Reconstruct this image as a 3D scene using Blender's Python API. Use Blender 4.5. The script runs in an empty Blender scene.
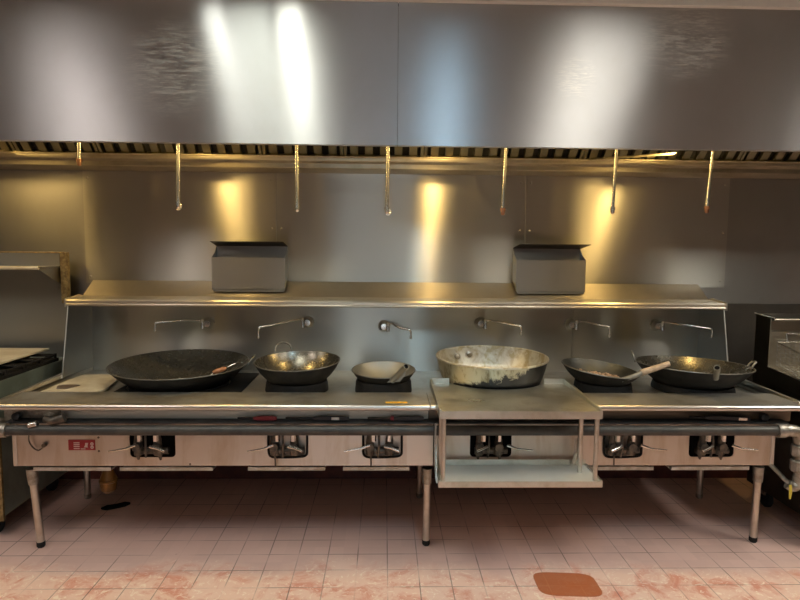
import bpy, bmesh, math, random
from mathutils import Vector, Matrix
R_ = math.radians
C = bpy.context.scene.collection
rnd = random.Random(7)

# ------------------------------------------------------------------ camera, world, exposure
cam_d = bpy.data.cameras.new('camera'); cam = bpy.data.objects.new('camera', cam_d); C.objects.link(cam)
cam.location = (0, 0, 1.6); cam.rotation_euler = (R_(85.0), R_(-0.5), R_(-1.5))
cam_d.sensor_width = 36; cam_d.lens = 27.0; cam_d.clip_start = 0.05
sc = bpy.context.scene; sc.camera = cam
W = bpy.data.worlds.new('world'); sc.world = W; W.use_nodes = True
W.node_tree.nodes['Background'].inputs[0].default_value = (0.8, 0.9, 1.0, 1)
W.node_tree.nodes['Background'].inputs[1].default_value = 0.3
sc.view_settings.view_transform = 'Standard'; sc.view_settings.look = 'None'
sc.view_settings.gamma = 1; sc.view_settings.use_curve_mapping = False
sc.view_settings.exposure = 0.6
sc.cycles.max_bounces = 10; sc.cycles.diffuse_bounces = 4; sc.cycles.glossy_bounces = 6
sc.cycles.caustics_reflective = True; sc.cycles.blur_glossy = 1.0
sc.cycles.sample_clamp_indirect = 6; sc.cycles.use_denoising = True

HOOD_LAMPS = [(-2.75, 62), (-1.25, 80), (0.42, 80), (1.88, 95)]       # x, emission strength
CEIL_LIGHTS = [  # x, y, size x, size y, strength, colour, label
    (-0.51, 2.30, .13, 1.22, 10.5, (1, 1, .86), 'slim ceiling tube light just in front of the hood, right one of the close three'),
    (-0.70, 2.30, .22, 1.22, 3.0, (.96, 1, .86), 'dimmer ceiling light panel just in front of the hood, middle one of the close three'),
    (-0.90, 2.30, .11, 1.22, 7, (1, 1, .88), 'slim ceiling tube light just in front of the hood, left one of the close three'),
    (1.34, 1.90, .46, 1.30, 6.2, (1, .94, .82), 'broad ceiling light panel over the right half of the aisle'),
    (0.46, 1.25, .16, .80, 27, (.56, .82, 1), 'bluish ceiling light panel over the middle of the aisle'),
    (-2.15, 1.65, .42, 1.00, 8, (1, .89, .82), 'broad ceiling light panel over the left end of the aisle'),
    (3.5, 2.2, .60, 1.22, 15, (1, .95, .84), 'ceiling light panel at the right end of the aisle'),
    (-3.9, 2.2, .60, 1.22, 6, (1, .95, .84), 'added unseen fill light panel at the left end of the aisle'),  # added out of view to brighten the range and floor from the side
    (-0.6, -1.8, .60, 1.22, 2, (1, .96, .86), 'ceiling light panel towards the back wall in the middle'),
]

# ------------------------------------------------------------------ mesh helpers
def wl(o):
    v = Vector((0, 0, 0))
    while o is not None:
        v += Vector(o.location); o = o.parent
    return v
def obj(name, bm, mat, parent=None, smooth=True, bevel=0, angle=35, label=None, kind=None):
    off = wl(parent) if parent else Vector((0, 0, 0))
    bmesh.ops.recalc_face_normals(bm, faces=bm.faces[:])
    c = Vector((0, 0, 0))
    if bm.verts:
        lo = Vector([min(v.co[i] for v in bm.verts) for i in range(3)]); hi = Vector([max(v.co[i] for v in bm.verts) for i in range(3)])
        c = Vector(((lo.x+hi.x)/2, (lo.y+hi.y)/2, lo.z))
    if parent: c = off
    for v in bm.verts: v.co -= c
    me = bpy.data.meshes.new(name); bm.to_mesh(me); bm.free()
    o = bpy.data.objects.new(name, me); C.objects.link(o)
    if parent: o.parent = parent
    else: o.location = c
    for m in (mat if isinstance(mat, (list, tuple)) else [mat]): me.materials.append(m)
    if smooth:
        me.polygons.foreach_set('use_smooth', [True]*len(me.polygons))
        me.set_sharp_from_angle(angle=R_(angle))
    if bevel:
        b = o.modifiers.new('bevel', 'BEVEL'); b.width = bevel; b.segments = 2; b.limit_method = 'ANGLE'; b.angle_limit = R_(40)
    if label: o['label'] = label
    if kind: o['kind'] = kind
    return o
def tag(o, label, cat, group=None):
    o['label'] = label; o['category'] = cat
    if group: o['group'] = group
    return o
def thing(name, label, cat, loc, group=None):
    o = bpy.data.objects.new(name, None); C.objects.link(o); o.location = loc; o.empty_display_size = .1
    return tag(o, label, cat, group)
def B(): return bmesh.new()
def box(bm, x0, x1, y0, y1, z0, z1, M=None):
    co = [Vector((x, y, z)) for x in (x0, x1) for y in (y0, y1) for z in (z0, z1)]
    if M is not None: co = [M @ c for c in co]
    v = [bm.verts.new(c) for c in co]
    for f in ((0,1,3,2),(4,6,7,5),(0,4,5,1),(2,3,7,6),(0,2,6,4),(1,5,7,3)): bm.faces.new([v[i] for i in f])
    return bm
def prism(bm, poly, a0, a1, axis='x'):
    """extrude a closed polygon; poly points are the two other coordinates in xyz order"""
    def P(p, a):
        return {'x': (a, p[0], p[1]), 'y': (p[0], a, p[1]), 'z': (p[0], p[1], a)}[axis]
    A = [bm.verts.new(P(p, a0)) for p in poly]; D = [bm.verts.new(P(p, a1)) for p in poly]
    n = len(poly)
    bm.faces.new(A); bm.faces.new(D[::-1])
    for i in range(n): bm.faces.new([A[i], A[(i+1) % n], D[(i+1) % n], D[i]])
    return bm
def smooth_path(pts, n=6):
    P = [Vector(p) for p in pts]
    if len(P) < 3: return P
    out = []
    for i in range(len(P)-1):
        p0 = P[i-1] if i else P[0]*2-P[1]; p1 = P[i]; p2 = P[i+1]; p3 = P[i+2] if i+2 < len(P) else P[-1]*2-P[-2]
        for k in range(n):
            t = k/n
            out.append(.5*((2*p1)+(p2-p0)*t+(2*p0-5*p1+4*p2-p3)*t*t+(3*p1-p0-3*p2+p3)*t**3))
    out.append(P[-1]); return out
def tube(bm, pts, r, seg=12, cap=True, closed=False):
    P = [Vector(p) for p in pts]; n = len(P)
    rs = r if isinstance(r, (list, tuple)) else [r]*n
    rings = []; up = None
    for i, p in enumerate(P):
        if closed: d = P[(i+1) % n]-P[i-1]
        else: d = (P[min(i+1, n-1)]-P[max(i-1, 0)])
        d = d.normalized() if d.length > 1e-9 else Vector((0, 0, 1))
        if up is None:
            up = Vector((0, 0, 1)) if abs(d.z) < .9 else Vector((1, 0, 0))
        s = d.cross(up)
        if s.length < 1e-6: s = d.cross(Vector((0, 1, 0)))
        s.normalize(); u = s.cross(d).normalized(); up = u
        rings.append([bm.verts.new(p+(s*math.cos(a)+u*math.sin(a))*rs[i]) for a in [2*math.pi*k/seg for k in range(seg)]])
    for i in range(n if closed else n-1):
        a, b = rings[i], rings[(i+1) % n]
        for k in range(seg): bm.faces.new([a[k], a[(k+1) % seg], b[(k+1) % seg], b[k]])
    if cap and not closed:
        bm.faces.new(rings[0][::-1]); bm.faces.new(rings[-1])
    return bm
def lathe(bm, prof, c=(0, 0, 0), seg=48, M=None, closed=False):
    """prof: (r, z) points; M: 3x3 turning about the local origin before moving to c"""
    c = Vector(c); rings = []
    def T(v): return (M @ Vector(v) if M is not None else Vector(v))+c
    for (r, z) in prof:
        if r < 1e-6: rings.append([bm.verts.new(T((0, 0, z)))])
        else: rings.append([bm.verts.new(T((r*math.cos(2*math.pi*k/seg), r*math.sin(2*math.pi*k/seg), z))) for k in range(seg)])
    m = len(rings)
    for i in range(m if closed else m-1):
        a, b = rings[i], rings[(i+1) % m]
        for k in range(seg):
            k2 = (k+1) % seg
            if len(a) == 1 and len(b) == 1: continue
            if len(a) == 1: bm.faces.new([a[0], b[k2], b[k]])
            elif len(b) == 1: bm.faces.new([a[k], a[k2], b[0]])
            else: bm.faces.new([a[k], a[k2], b[k2], b[k]])
    return bm
def holed(bm, x0, x1, y0, y1, cells, z, t, seg=56):
    """horizontal plate with one round hole per cell; cells = [(xa, xb, cx, cy, r)] ; solid of thickness t below z"""
    for (xa, xb, cx, cy, r) in cells:
        angs = sorted(set([2*math.pi*k/seg for k in range(seg)] +
                          [math.atan2(yy-cy, xx-cx) % (2*math.pi) for xx in (xa, xb) for yy in (y0, y1)]))
        top_i, top_o, bot_i, bot_o = [], [], [], []
        for a in angs:
            ca, sa = math.cos(a), math.sin(a); ts = []
            if abs(ca) > 1e-9: ts += [((xb if ca > 0 else xa)-cx)/ca]
            if abs(sa) > 1e-9: ts += [((y1 if sa > 0 else y0)-cy)/sa]
            q = min(t_ for t_ in ts if t_ > 0)
            o = (cx+ca*q, cy+sa*q); i_ = (cx+ca*r, cy+sa*r)
            top_i.append(bm.verts.new((*i_, z))); top_o.append(bm.verts.new((*o, z)))
            bot_i.append(bm.verts.new((*i_, z-t))); bot_o.append(bm.verts.new((*o, z-t)))
        n = len(angs)
        for k in range(n):
            j = (k+1) % n
            bm.faces.new([top_i[k], top_o[k], top_o[j], top_i[j]]); bm.faces.new([bot_i[k], bot_i[j], bot_o[j], bot_o[k]])
            bm.faces.new([top_i[k], top_i[j], bot_i[j], bot_i[k]]); bm.faces.new([top_o[k], bot_o[k], bot_o[j], top_o[j]])
    return bm

# ------------------------------------------------------------------ material helpers
class N:
    def __init__(s, name):
        s.m = bpy.data.materials.new(name); s.m.use_nodes = True; s.t = s.m.node_tree
        s.b = s.t.nodes['Principled BSDF']; s.tc = s.t.nodes.new('ShaderNodeTexCoord')
    def n(s, ty, **k):
        x = s.t.nodes.new('ShaderNode'+ty)
        for a, v in k.items(): setattr(x, a, v)
        return x
    def l(s, a, b): s.t.links.new(a, b)
    def pos(s, scale=(1, 1, 1), loc=(0, 0, 0), rot=(0, 0, 0)):
        g = s.n('NewGeometry'); m = s.n('Mapping'); m.inputs['Scale'].default_value = scale; m.inputs['Location'].default_value = loc; m.inputs['Rotation'].default_value = rot
        s.l(g.outputs['Position'], m.inputs['Vector']); return m.outputs[0]
    def noise(s, vec, scale=1, detail=3, rough=.5, dist=0):
        x = s.n('TexNoise'); x.inputs['Scale'].default_value = scale; x.inputs['Detail'].default_value = detail
        x.inputs['Roughness'].default_value = rough; x.inputs['Distortion'].default_value = dist
        s.l(vec, x.inputs['Vector']); return x.outputs['Fac']
    def ramp(s, fac, stops, mode='LINEAR'):
        r = s.n('ValToRGB'); r.color_ramp.interpolation = mode; e = r.color_ramp.elements
        while len(e) < len(stops): e.new(.5)
        for i, (p, c) in enumerate(stops):
            e[i].position = p; e[i].color = (*c, 1) if not isinstance(c, (int, float)) else (c, c, c, 1)
        s.l(fac, r.inputs[0]); return r.outputs[0]
    def mix(s, fac, a, b, mode='MIX'):
        x = s.n('Mix', data_type='RGBA', blend_type=mode)
        for i, v in ((0, fac), (6, a), (7, b)):
            if hasattr(v, 'is_linked'): s.l(v, x.inputs[i])
            elif isinstance(v, (int, float)): x.inputs[i].default_value = v if i == 0 else (v, v, v, 1)
            else: x.inputs[i].default_value = (*v, 1)
        return x.outputs[2]
    def math(s, op, a, b=0, c=0):
        x = s.n('Math', operation=op)
        for i, v in enumerate((a, b, c)):
            if hasattr(v, 'is_linked'): s.l(v, x.inputs[i])
            else: x.inputs[i].default_value = v
        return x.outputs[0]
    def set(s, **k):
        names = dict(col='Base Color', rough='Roughness', metal='Metallic', aniso='Anisotropic', spec='Specular IOR Level', coat='Coat Weight', tan='Tangent', nrm='Normal')
        for a, v in k.items():
            i = s.b.inputs[names[a]]
            if hasattr(v, 'is_linked'): s.l(v, i)
            elif isinstance(v, tuple): i.default_value = (*v, 1) if len(v) == 3 and i.type == 'RGBA' else v
            else: i.default_value = v
        return s
    def bump(s, h, strength=.2, dist=.01):
        x = s.n('Bump'); x.inputs['Strength'].default_value = strength; x.inputs['Distance'].default_value = dist
        s.l(h, x.inputs['Height']); s.l(x.outputs[0], s.b.inputs['Normal']); return s

def plain(name, col, rough=.5, metal=0, spot=0, spotcol=None, scale=30, bump=0, spec=.5):
    q = N(name); q.set(rough=rough, metal=metal, spec=spec)
    if spot:
        f = q.ramp(q.noise(q.pos(), scale, 5, .6), [(max(0, .5-spot*.3), 0.), (min(1, .5+spot*.2), 1.)])
        q.set(col=q.mix(f, col, spotcol or tuple(c*.55 for c in col)))
    else: q.set(col=q.mix(q.noise(q.pos(), scale, 3), tuple(c*.94 for c in col), tuple(min(1, c*1.06) for c in col)))
    if bump: q.bump(q.noise(q.pos(), scale*2, 4), bump, .004)
    return q.m
def steel(name, col=(.58, .57, .55), rough=.3, aniso=.8, tan=(.02, .6, .8), brush=(60, 60, 1.2), wave=.0, smudge=.12, dirt=.15, dirtcol=(.32, .29, .24), dscale=2.2, rub=(), metal=1., dz=.8):
    """brushed stainless: streaky roughness along the grain, smudges, faint dents"""
    q = N(name)
    g = q.noise(q.pos(brush), 1, 2, .5)
    sm = q.noise(q.pos((1, 1, .7)), dscale, 5, .62, .6)
    r = q.math('ADD', q.math('MULTIPLY', sm, smudge*2), q.math('MULTIPLY_ADD', g, .015, rough-smudge-.007))
    d = q.ramp(q.noise(q.pos((1, 1, dz), (3, 1, 2)), dscale*1.7, 6, .65, .3), [(.48, 0.), (.72, 1.)])
    base = q.mix(q.math('MULTIPLY', d, dirt), col, dirtcol); mt = metal
    if rub:      # hand-rubbed, scratched patches: (x, z, radius, angle)
        tot = None
        for (cx, cz, rad, ang) in rub:
            dist = q.n('VectorMath', operation='DISTANCE'); dist.inputs[1].default_value = (cx, 0, cz)
            q.l(q.pos((1, 0, 1)), dist.inputs[0])
            m = q.ramp(q.math('DIVIDE', dist.outputs['Value'], rad), [(.45, 1.), (1., 0.)])
            k = q.math('MULTIPLY', m, q.ramp(q.noise(q.pos((1, 1, 9), (0, 0, 0), (0, R_(ang), 0)), 11, 4, .7, 1.2), [(.46, 0.), (.60, 1.)]))
            tot = k if tot is None else q.math('MAXIMUM', tot, k)
        base = q.mix(q.math('MULTIPLY', tot, .8), base, (.62, .61, .58)); mt = q.math('MULTIPLY_ADD', tot, -.30, 1.)
    q.set(col=base, rough=r, metal=mt, aniso=aniso)
    t = q.n('CombineXYZ')
    for i in range(3): t.inputs[i].default_value = tan[i]
    q.l(t.outputs[0], q.b.inputs['Tangent'])
    if wave: q.bump(q.noise(q.pos((1, 1, .45)), 2.2, 1, .4), wave, .05)
    return q.m
def emit(name, col, s):
    q = N(name); q.set(col=(.8, .8, .8)); q.b.inputs['Emission Color'].default_value = (*col, 1); q.b.inputs['Emission Strength'].default_value = s
    return q.m

M_HOOD = steel('hood steel', (.48, .485, .495), .43, .93, wave=.10, smudge=.06, dirt=.12, rub=((-1.04, 2.46, .27, 40), (1.50, 2.66, .26, 50), (.95, 2.45, .12, -30)))
M_WALLSTEEL = steel('wall sheet steel', (.48, .465, .42), .34, 1.0, wave=.14, smudge=.05, dirt=.08)
M_SPLASH = steel('backsplash steel', (.52, .51, .47), .34, .95, wave=.10, smudge=.05, dirt=.1)
M_WALL = steel('wall steel', (.40, .385, .365), .42, .6, wave=.15, smudge=.08, dirt=.25)
M_TOP = steel('worktop steel', (.60, .58, .53), .40, .35, brush=(1.2, 60, 60), smudge=.15, dirt=.75, dirtcol=(.36, .31, .24), dscale=3.5)
M_RAIL = steel('rail steel', (.68, .65, .60), .32, .3, smudge=.03, dirt=.0)
M_APRON = steel('apron steel', (.68, .62, .56), .42, .6, wave=.12, smudge=.08, dirt=.6, dirtcol=(.40, .27, .13), dscale=4.5, dz=.18)
M_SHELF = steel('shelf steel', (.62, .57, .48), .34, .6, smudge=.06, dirt=.25)
M_TABLE = steel('table steel', (.68, .67, .61), .33, .4, smudge=.14, dirt=.6, dirtcol=(.42, .39, .29), dscale=5)
M_LID = plain('shade-darkened lid', (.10, .09, .075), .45, .8)  # dark reflection under the lid is put into its colour
M_LOWER = steel('pale shelf steel', (.80, .78, .70), .55, .1, metal=.55, smudge=.08, dirt=.2, dirtcol=(.6, .56, .45), dscale=5)
M_BOX = steel('box steel', (.33, .32, .30), .36, .7, smudge=.06, dirt=.15)
M_LEG = steel('leg steel', (.60, .56, .50), .34, .0, smudge=.1, dirt=.45, dirtcol=(.3, .22, .14), dscale=9)
M_CHROME = plain('chrome', (.78, .75, .70), .22, 1)
M_GALV = plain('grey plated metal', (.52, .50, .46), .42, .85, .6, (.28, .25, .2), 25)
M_BAFFLE = steel('baffle steel', (.20, .18, .12), .42, .2, smudge=.1, dirt=.5, dirtcol=(.18, .14, .07), dscale=6)
M_GUTTER = steel('gutter steel', (.52, .46, .34), .34, .5, smudge=.08, dirt=.45, dirtcol=(.28, .21, .1), dscale=3)
M_DARK = plain('soot and shade black', (.008, .008, .008), .9, spec=.1)
M_PLENUM = plain('dark plenum', (.02, .018, .014), .9)
M_IRON = plain('cast iron', (.012, .012, .013), .6, .1, .5, (.022, .02, .018), 18, .25, spec=.12)
M_PIPE = plain('black gas pipe', (.055, .055, .055), .5, .45, .5, (.09, .085, .075), 12, .1)
M_TROUGH = plain('grimy trough', (.10, .10, .10), .5, .7, .6, (.05, .05, .05), 10)
M_FITTING = plain('greasy fitting', (.05, .048, .045), .45, .6, .6, (.16, .13, .10), 30, .2)
M_TRAY = plain('pale drip tray', (.86, .85, .78), .45, .0, .5, (.60, .55, .45), 14)
M_RED = plain('red plate', (.38, .02, .03), .4)
M_DKWALL = plain('near-black wall panel', (.045, .04, .035), .6, 0, .5, (.03, .026, .022), 4)
M_FRYD = plain('brownish greasy steel', (.20, .16, .12), .45, .8)
M_WHITE = plain('white marks', (.80, .62, .60), .5)
M_YELLOW = plain('yellow tag', (.95, .52, .02), .45)
M_YTAG = plain('dull yellow strap', (.62, .50, .06), .5)
M_REDPL = plain('red plastic', (.30, .015, .025), .35)
M_BLKPL = plain('black plastic', (.018, .018, .02), .35)
M_RUBBER = plain('black rubber', (.02, .02, .02), .7, spec=.2)
M_WOOD = plain('pale wood grip', (.62, .47, .33), .55, 0, .5, (.42, .30, .2), 20)
M_COPPER = plain('orange-brown wood grip', (.40, .17, .08), .45, 0, .4, (.36, .15, .06), 30)
M_NOZ = plain('reddish nozzle metal', (.34, .17, .10), .4, .6)
M_AMBER = plain('amber grease', (.20, .095, .015), .3, .3, .6, (.12, .06, .01), 22, .3)
M_CREAM = plain('cream stained metal', (.66, .60, .46), .5, .1, .7, (.50, .42, .28), 9, .1)
M_STAIN = plain('dark grease stain', (.13, .09, .06), .35)
M_GREEN = plain('grey green side steel', (.30, .36, .33), .42, .6, .5, (.22, .26, .22), 5)
M_FOOD = plain('brown rice scraps', (.52, .36, .24), .7, 0, .8, (.30, .18, .10), 60, .5)
M_TRIMW = plain('white ceiling trim', (.88, .86, .80), .7)
M_CEIL = plain('white ceiling', (.48, .53, .52), .8)
M_ROOMWALL = plain('pale room wall', (.15, .155, .145), .6)
M_RUSTY = plain('rusty gold edge', (.42, .32, .14), .5, .5, .7, (.16, .10, .04), 40, .2)
M_REDTILE = plain('red base tile', (.16, .04, .025), .45, 0, .5, (.09, .025, .02), 12)

def wok_mat(name, col, hi, rough, metal=.85):
    q = N(name)
    a = q.noise(q.pos(), 6, 1, .5, .3); b = q.noise(q.pos(), 45, 4, .6)
    q.set(col=q.mix(q.ramp(a, [(.35, 0.), (.68, 1.)]), col, hi), metal=metal,
          rough=q.math('MULTIPLY_ADD', b, .05, rough-.025))
    q.bump(q.noise(q.pos(), 9, 1), .03, .003)
    return q.m
M_WOK = wok_mat('seasoned wok steel', (.07, .072, .07), (.11, .11, .10), .46)
M_WOKW = wok_mat('worn wok steel', (.15, .14, .115), (.21, .195, .16), .27)
M_WOKG = wok_mat('dull grey wok steel', (.24, .235, .21), (.32, .31, .28), .5)
M_WOKOUT = plain('burnt wok outside', (.011, .011, .011), .6, .1, .6, (.028, .025, .022), 16, .2, spec=.18)
M_RIM = plain('worn wok rim', (.20, .19, .17), .4, .8)

def basin_mat():
    q = N('aluminium basin with soot')
    g = q.n('NewGeometry'); sx = q.n('SeparateXYZ'); q.l(g.outputs['Position'], sx.inputs[0])
    h = q.math('MULTIPLY_ADD', sx.outputs['Z'], -7.0, 6.62)                        # soot climbs from the base
    right = q.math('MULTIPLY_ADD', sx.outputs['X'], 2.0, -1.25)
    n = q.noise(q.pos(), 9, 6, .7, .6)
    s = q.ramp(q.math('ADD', q.math('ADD', h, right), q.math('MULTIPLY_ADD', n, 1.6, -.8)), [(.42, 0.), (.56, 1.)])
    drip = q.ramp(q.noise(q.pos((1, 1, .25), (2, 0, 0)), 22, 4, .7), [(.52, 0.), (.66, .75)])
    base = q.mix(drip, (.50, .46, .33), (.16, .12, .05))
    q.set(col=q.mix(s, base, (.012, .011, .01)), rough=.42, metal=q.math('MULTIPLY_ADD', s, -.7, .75)); q.bump(n, .15, .004)
    return q.m
def basin_in():
    q = N('aluminium basin inside')
    spl = q.ramp(q.noise(q.pos((1, 1, .7)), 14, 6, .7, .5), [(.45, 0.), (.6, 1.)])
    q.set(col=q.mix(spl, (.66, .63, .54), (.45, .38, .24)), rough=.4, metal=.7)
    return q.m
M_BASIN, M_BASININ = basin_mat(), basin_in()

TILE = .1535
def floor_mat(name, patch=False):
    q = N(name); g = q.n('NewGeometry'); sx = q.n('SeparateXYZ'); q.l(g.outputs['Position'], sx.inputs[0])
    def line(sock, off):
        u = q.math('FRACT', q.math('ADD', q.math('MULTIPLY', sock, 1/TILE), off))
        d = q.math('ABSOLUTE', q.math('SUBTRACT', u, .5))
        return q.ramp(d, [(.478, 0.), (.49, 1.)])
    gx, gy = line(sx.outputs['X'], .5+.33), line(sx.outputs['Y'], .5-.145)
    gr = q.math('MULTIPLY', q.math('MAXIMUM', gx, gy), q.ramp(q.noise(q.pos(), 3.1, 3), [(.38, .08), (.60, 1.)]))
    cell = q.n('TexWhiteNoise', noise_dimensions='2D'); sn = q.n('VectorMath', operation='SNAP'); sn.inputs[1].default_value = (TILE, TILE, TILE)
    q.l(q.pos((1, 1, 0), (.33*TILE, -.145*TILE, 0)), sn.inputs[0]); q.l(sn.outputs[0], cell.inputs['Vector'])
    big = q.noise(q.pos(), 1.6, 4, .6)
    base = q.mix(big, (.62, .395, .335), (.72, .505, .435))
    base = q.mix(q.math('MULTIPLY', cell.outputs['Value'], .22), base, (.44, .29, .25))
    # worn, re-reddened band with pale scale in the walkway
    near = q.math('MULTIPLY_ADD', sx.outputs['Y'], -3.2, 9.45)
    near = q.math('ADD', near, q.math('MULTIPLY_ADD', q.noise(q.pos(), 2.3, 3), 1.6, -.8))
    near = q.ramp(near, [(.0, 0.), (.55, 1.)])
    worn = q.math('MULTIPLY', near, q.ramp(q.noise(q.pos((1, 1, 1), (4, 2, 0)), 6.5, 6, .68, .7), [(.48, 0.), (.64, .75)]))
    base = q.mix(near, base, (.80, .56, .45))
    base = q.mix(worn, base, (.62, .20, .12))
    v = q.n('TexNoise'); v.inputs['Scale'].default_value = 16; v.inputs['Detail'].default_value = 6; v.inputs['Distortion'].default_value = 2.5; v.inputs['Roughness'].default_value = .7
    q.l(q.pos(), v.inputs['Vector'])
    fl = q.math('MULTIPLY', near, q.ramp(v.outputs['Fac'], [(.56, 0.), (.62, .7)]))
    base = q.mix(fl, base, (.92, .80, .66))
    sp = q.ramp(q.noise(q.pos((1, 1, 1), (9, 0, 0)), 9, 3, .5), [(.74, 0.), (.78, .7)])
    base = q.mix(sp, base, (.16, .07, .05))
    if patch: base = q.mix(.9, base, (.42, .11, .03))
    col = q.mix(q.math('MULTIPLY', gr, .35 if patch else .78), base, (.62, .3, .15) if patch else (.10, .065, .055))
    q.set(col=col, rough=.3 if patch else q.math('MULTIPLY_ADD', big, .2, .42), spec=.4)
    q.bump(q.math('SUBTRACT', q.math('MULTIPLY', q.noise(q.pos(), 60, 3), .3), gr), .12, .003)
    return q.m
M_FLOOR = floor_mat('quarry tile floor')
M_PATCH = floor_mat('wet orange tile patch', True)

# ------------------------------------------------------------------ the setting
XL, XR, YF, YB, HC = -5.2, 5.6, -3.6, 4.06, 2.86
obj('floor', box(B(), XL, XR, YF, YB+.1, -.1, 0), M_FLOOR, kind='structure', smooth=False)
obj('ceiling', box(B(), XL, XR, YF, YB+.1, HC, HC+.1), M_CEIL, kind='structure', smooth=False)
obj('wall_back', box(B(), XL, XR, YB, YB+.1, 0, HC), M_WALL, kind='structure', smooth=False)
obj('wall_left', box(B(), XL-.1, XL, YF, YB, 0, HC), M_ROOMWALL, kind='structure', smooth=False)
obj('wall_right', box(B(), XR, XR+.1, YF, YB, 0, HC), M_ROOMWALL, kind='structure', smooth=False)
bm = B()
box(bm, XL, -.85, YF-.1, YF, 0, HC); box(bm, .45, XR, YF-.1, YF, 0, HC); box(bm, -.85, .45, YF-.1, YF, 2.1, HC)
obj('wall_front', bm, M_ROOMWALL, kind='structure', smooth=False)
bm = B()
for a in ((-.85, -.79, 0, 2.1), (.39, .45, 0, 2.1), (-.79, .39, 2.04, 2.1), (-.79, .39, 0, .1), (-.23, -.17, .1, 2.04)): box(bm, a[0], a[1], YF-.08, YF-.02, a[2], a[3])
dr = obj('door_1', bm, M_GALV, kind='structure', smooth=False)
obj('pane', box(B(), -.79, .39, YF-.06, YF-.05, .1, 2.04), emit('daylight through glass door', (.72, .89, 1), 1.3), dr, smooth=False)
obj('baseboard_back', box(B(), XL, XR, YB-.014, YB, 0, .17), M_REDTILE, kind='structure', smooth=False)
obj('trim_5', box(B(), 2.15, XR, YB-.012, YB, .17, 1.235), M_DKWALL, kind='structure', smooth=False)  # near-black panel covering the lower right part of the wall
# large riveted stainless sheets on the wall above the range
for i, (a, b) in enumerate(((-1.985, -.722), (-.716, .945), (.951, 2.335))):
    bm = box(B(), a, b, YB-.008, YB, 1.345, 2.10)
    for sx_ in (a+.03, b-.03):
        for z in (1.39, 1.72, 2.04): lathe(bm, [(0, .006), (.006, .004), (.008, 0)], (sx_, YB-.008, z), 10, Matrix.Rotation(R_(90), 3, 'X'))
    obj('trim_%d' % (i+1), bm, M_WALLSTEEL, kind='structure', smooth=False)
obj('trim_4', box(B(), XL, XR, 3.02, 3.09, 2.796, HC), M_TRIMW, kind='structure', smooth=False)

for (x, y, sx_, sy_, st, col, lab) in CEIL_LIGHTS:
    t = thing('ceiling_light', lab, 'ceiling light', (x, y, HC-.05), 'ceiling lights of the kitchen aisle')
    bm = B(); w, h = sx_/2+.03, sy_/2+.03
    box(bm, x-w, x-w+.03, y-h, y+h, HC-.05, HC); box(bm, x+w-.03, x+w, y-h, y+h, HC-.05, HC)
    box(bm, x-w+.03, x+w-.03, y-h, y-h+.03, HC-.05, HC); box(bm, x-w+.03, x+w-.03, y+h-.03, y+h, HC-.05, HC)
    obj('light_frame', bm, M_CEIL, t, smooth=False)
    obj('diffuser', box(B(), x-sx_/2, x+sx_/2, y-sy_/2, y+sy_/2, HC-.03, HC-.01), emit('ceiling light diffuser', col, st), t, smooth=False)

# ------------------------------------------------------------------ exhaust hood
HX0, HX1 = -3.3, 3.7
hood = thing('exhaust_hood', 'long stainless steel exhaust hood spanning the top of the kitchen', 'exhaust hood', (0.1, 3.05, 2.108))
for (a, b) in ((HX0, .0605), (.0635, HX1)):
    bm = B()
    box(bm, a, b, 3.05, 3.062, 2.108, 2.795); box(bm, a, b, 3.062, 3.09, 2.108, 2.113)      # face and returned lower edge
    obj('front_panel', bm, M_HOOD, hood, smooth=False)
obj('seam_strip', box(B(), .055, .069, 3.062, 3.066, 2.113, 2.78), M_BOX, hood, smooth=False)
obj('top_panel', box(B(), HX0, HX1, 3.062, YB-.01, 2.78, 2.795), M_PLENUM, hood, smooth=False)
for x in (HX0, HX1-.01): obj('end_panel', box(B(), x, x+.01, 3.062, YB-.01, 2.15, 2.78), M_HOOD, hood, smooth=False)
obj('gutter', prism(B(), [(3.835, 2.168), (3.832, 2.156), (3.838, 2.136), (3.90, 2.131), (3.902, 2.101), (3.93, 2.094), (4.05, 2.085), (4.05, 2.14), (3.9, 2.162)], HX0+.01, HX1-.01), M_GUTTER, hood, bevel=.003)
obj('gutter_edge', tube(B(), [(HX0+.01, 3.832, 2.164), (HX1-.01, 3.832, 2.164)], .006, 8), M_GUTTER, hood)
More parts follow.
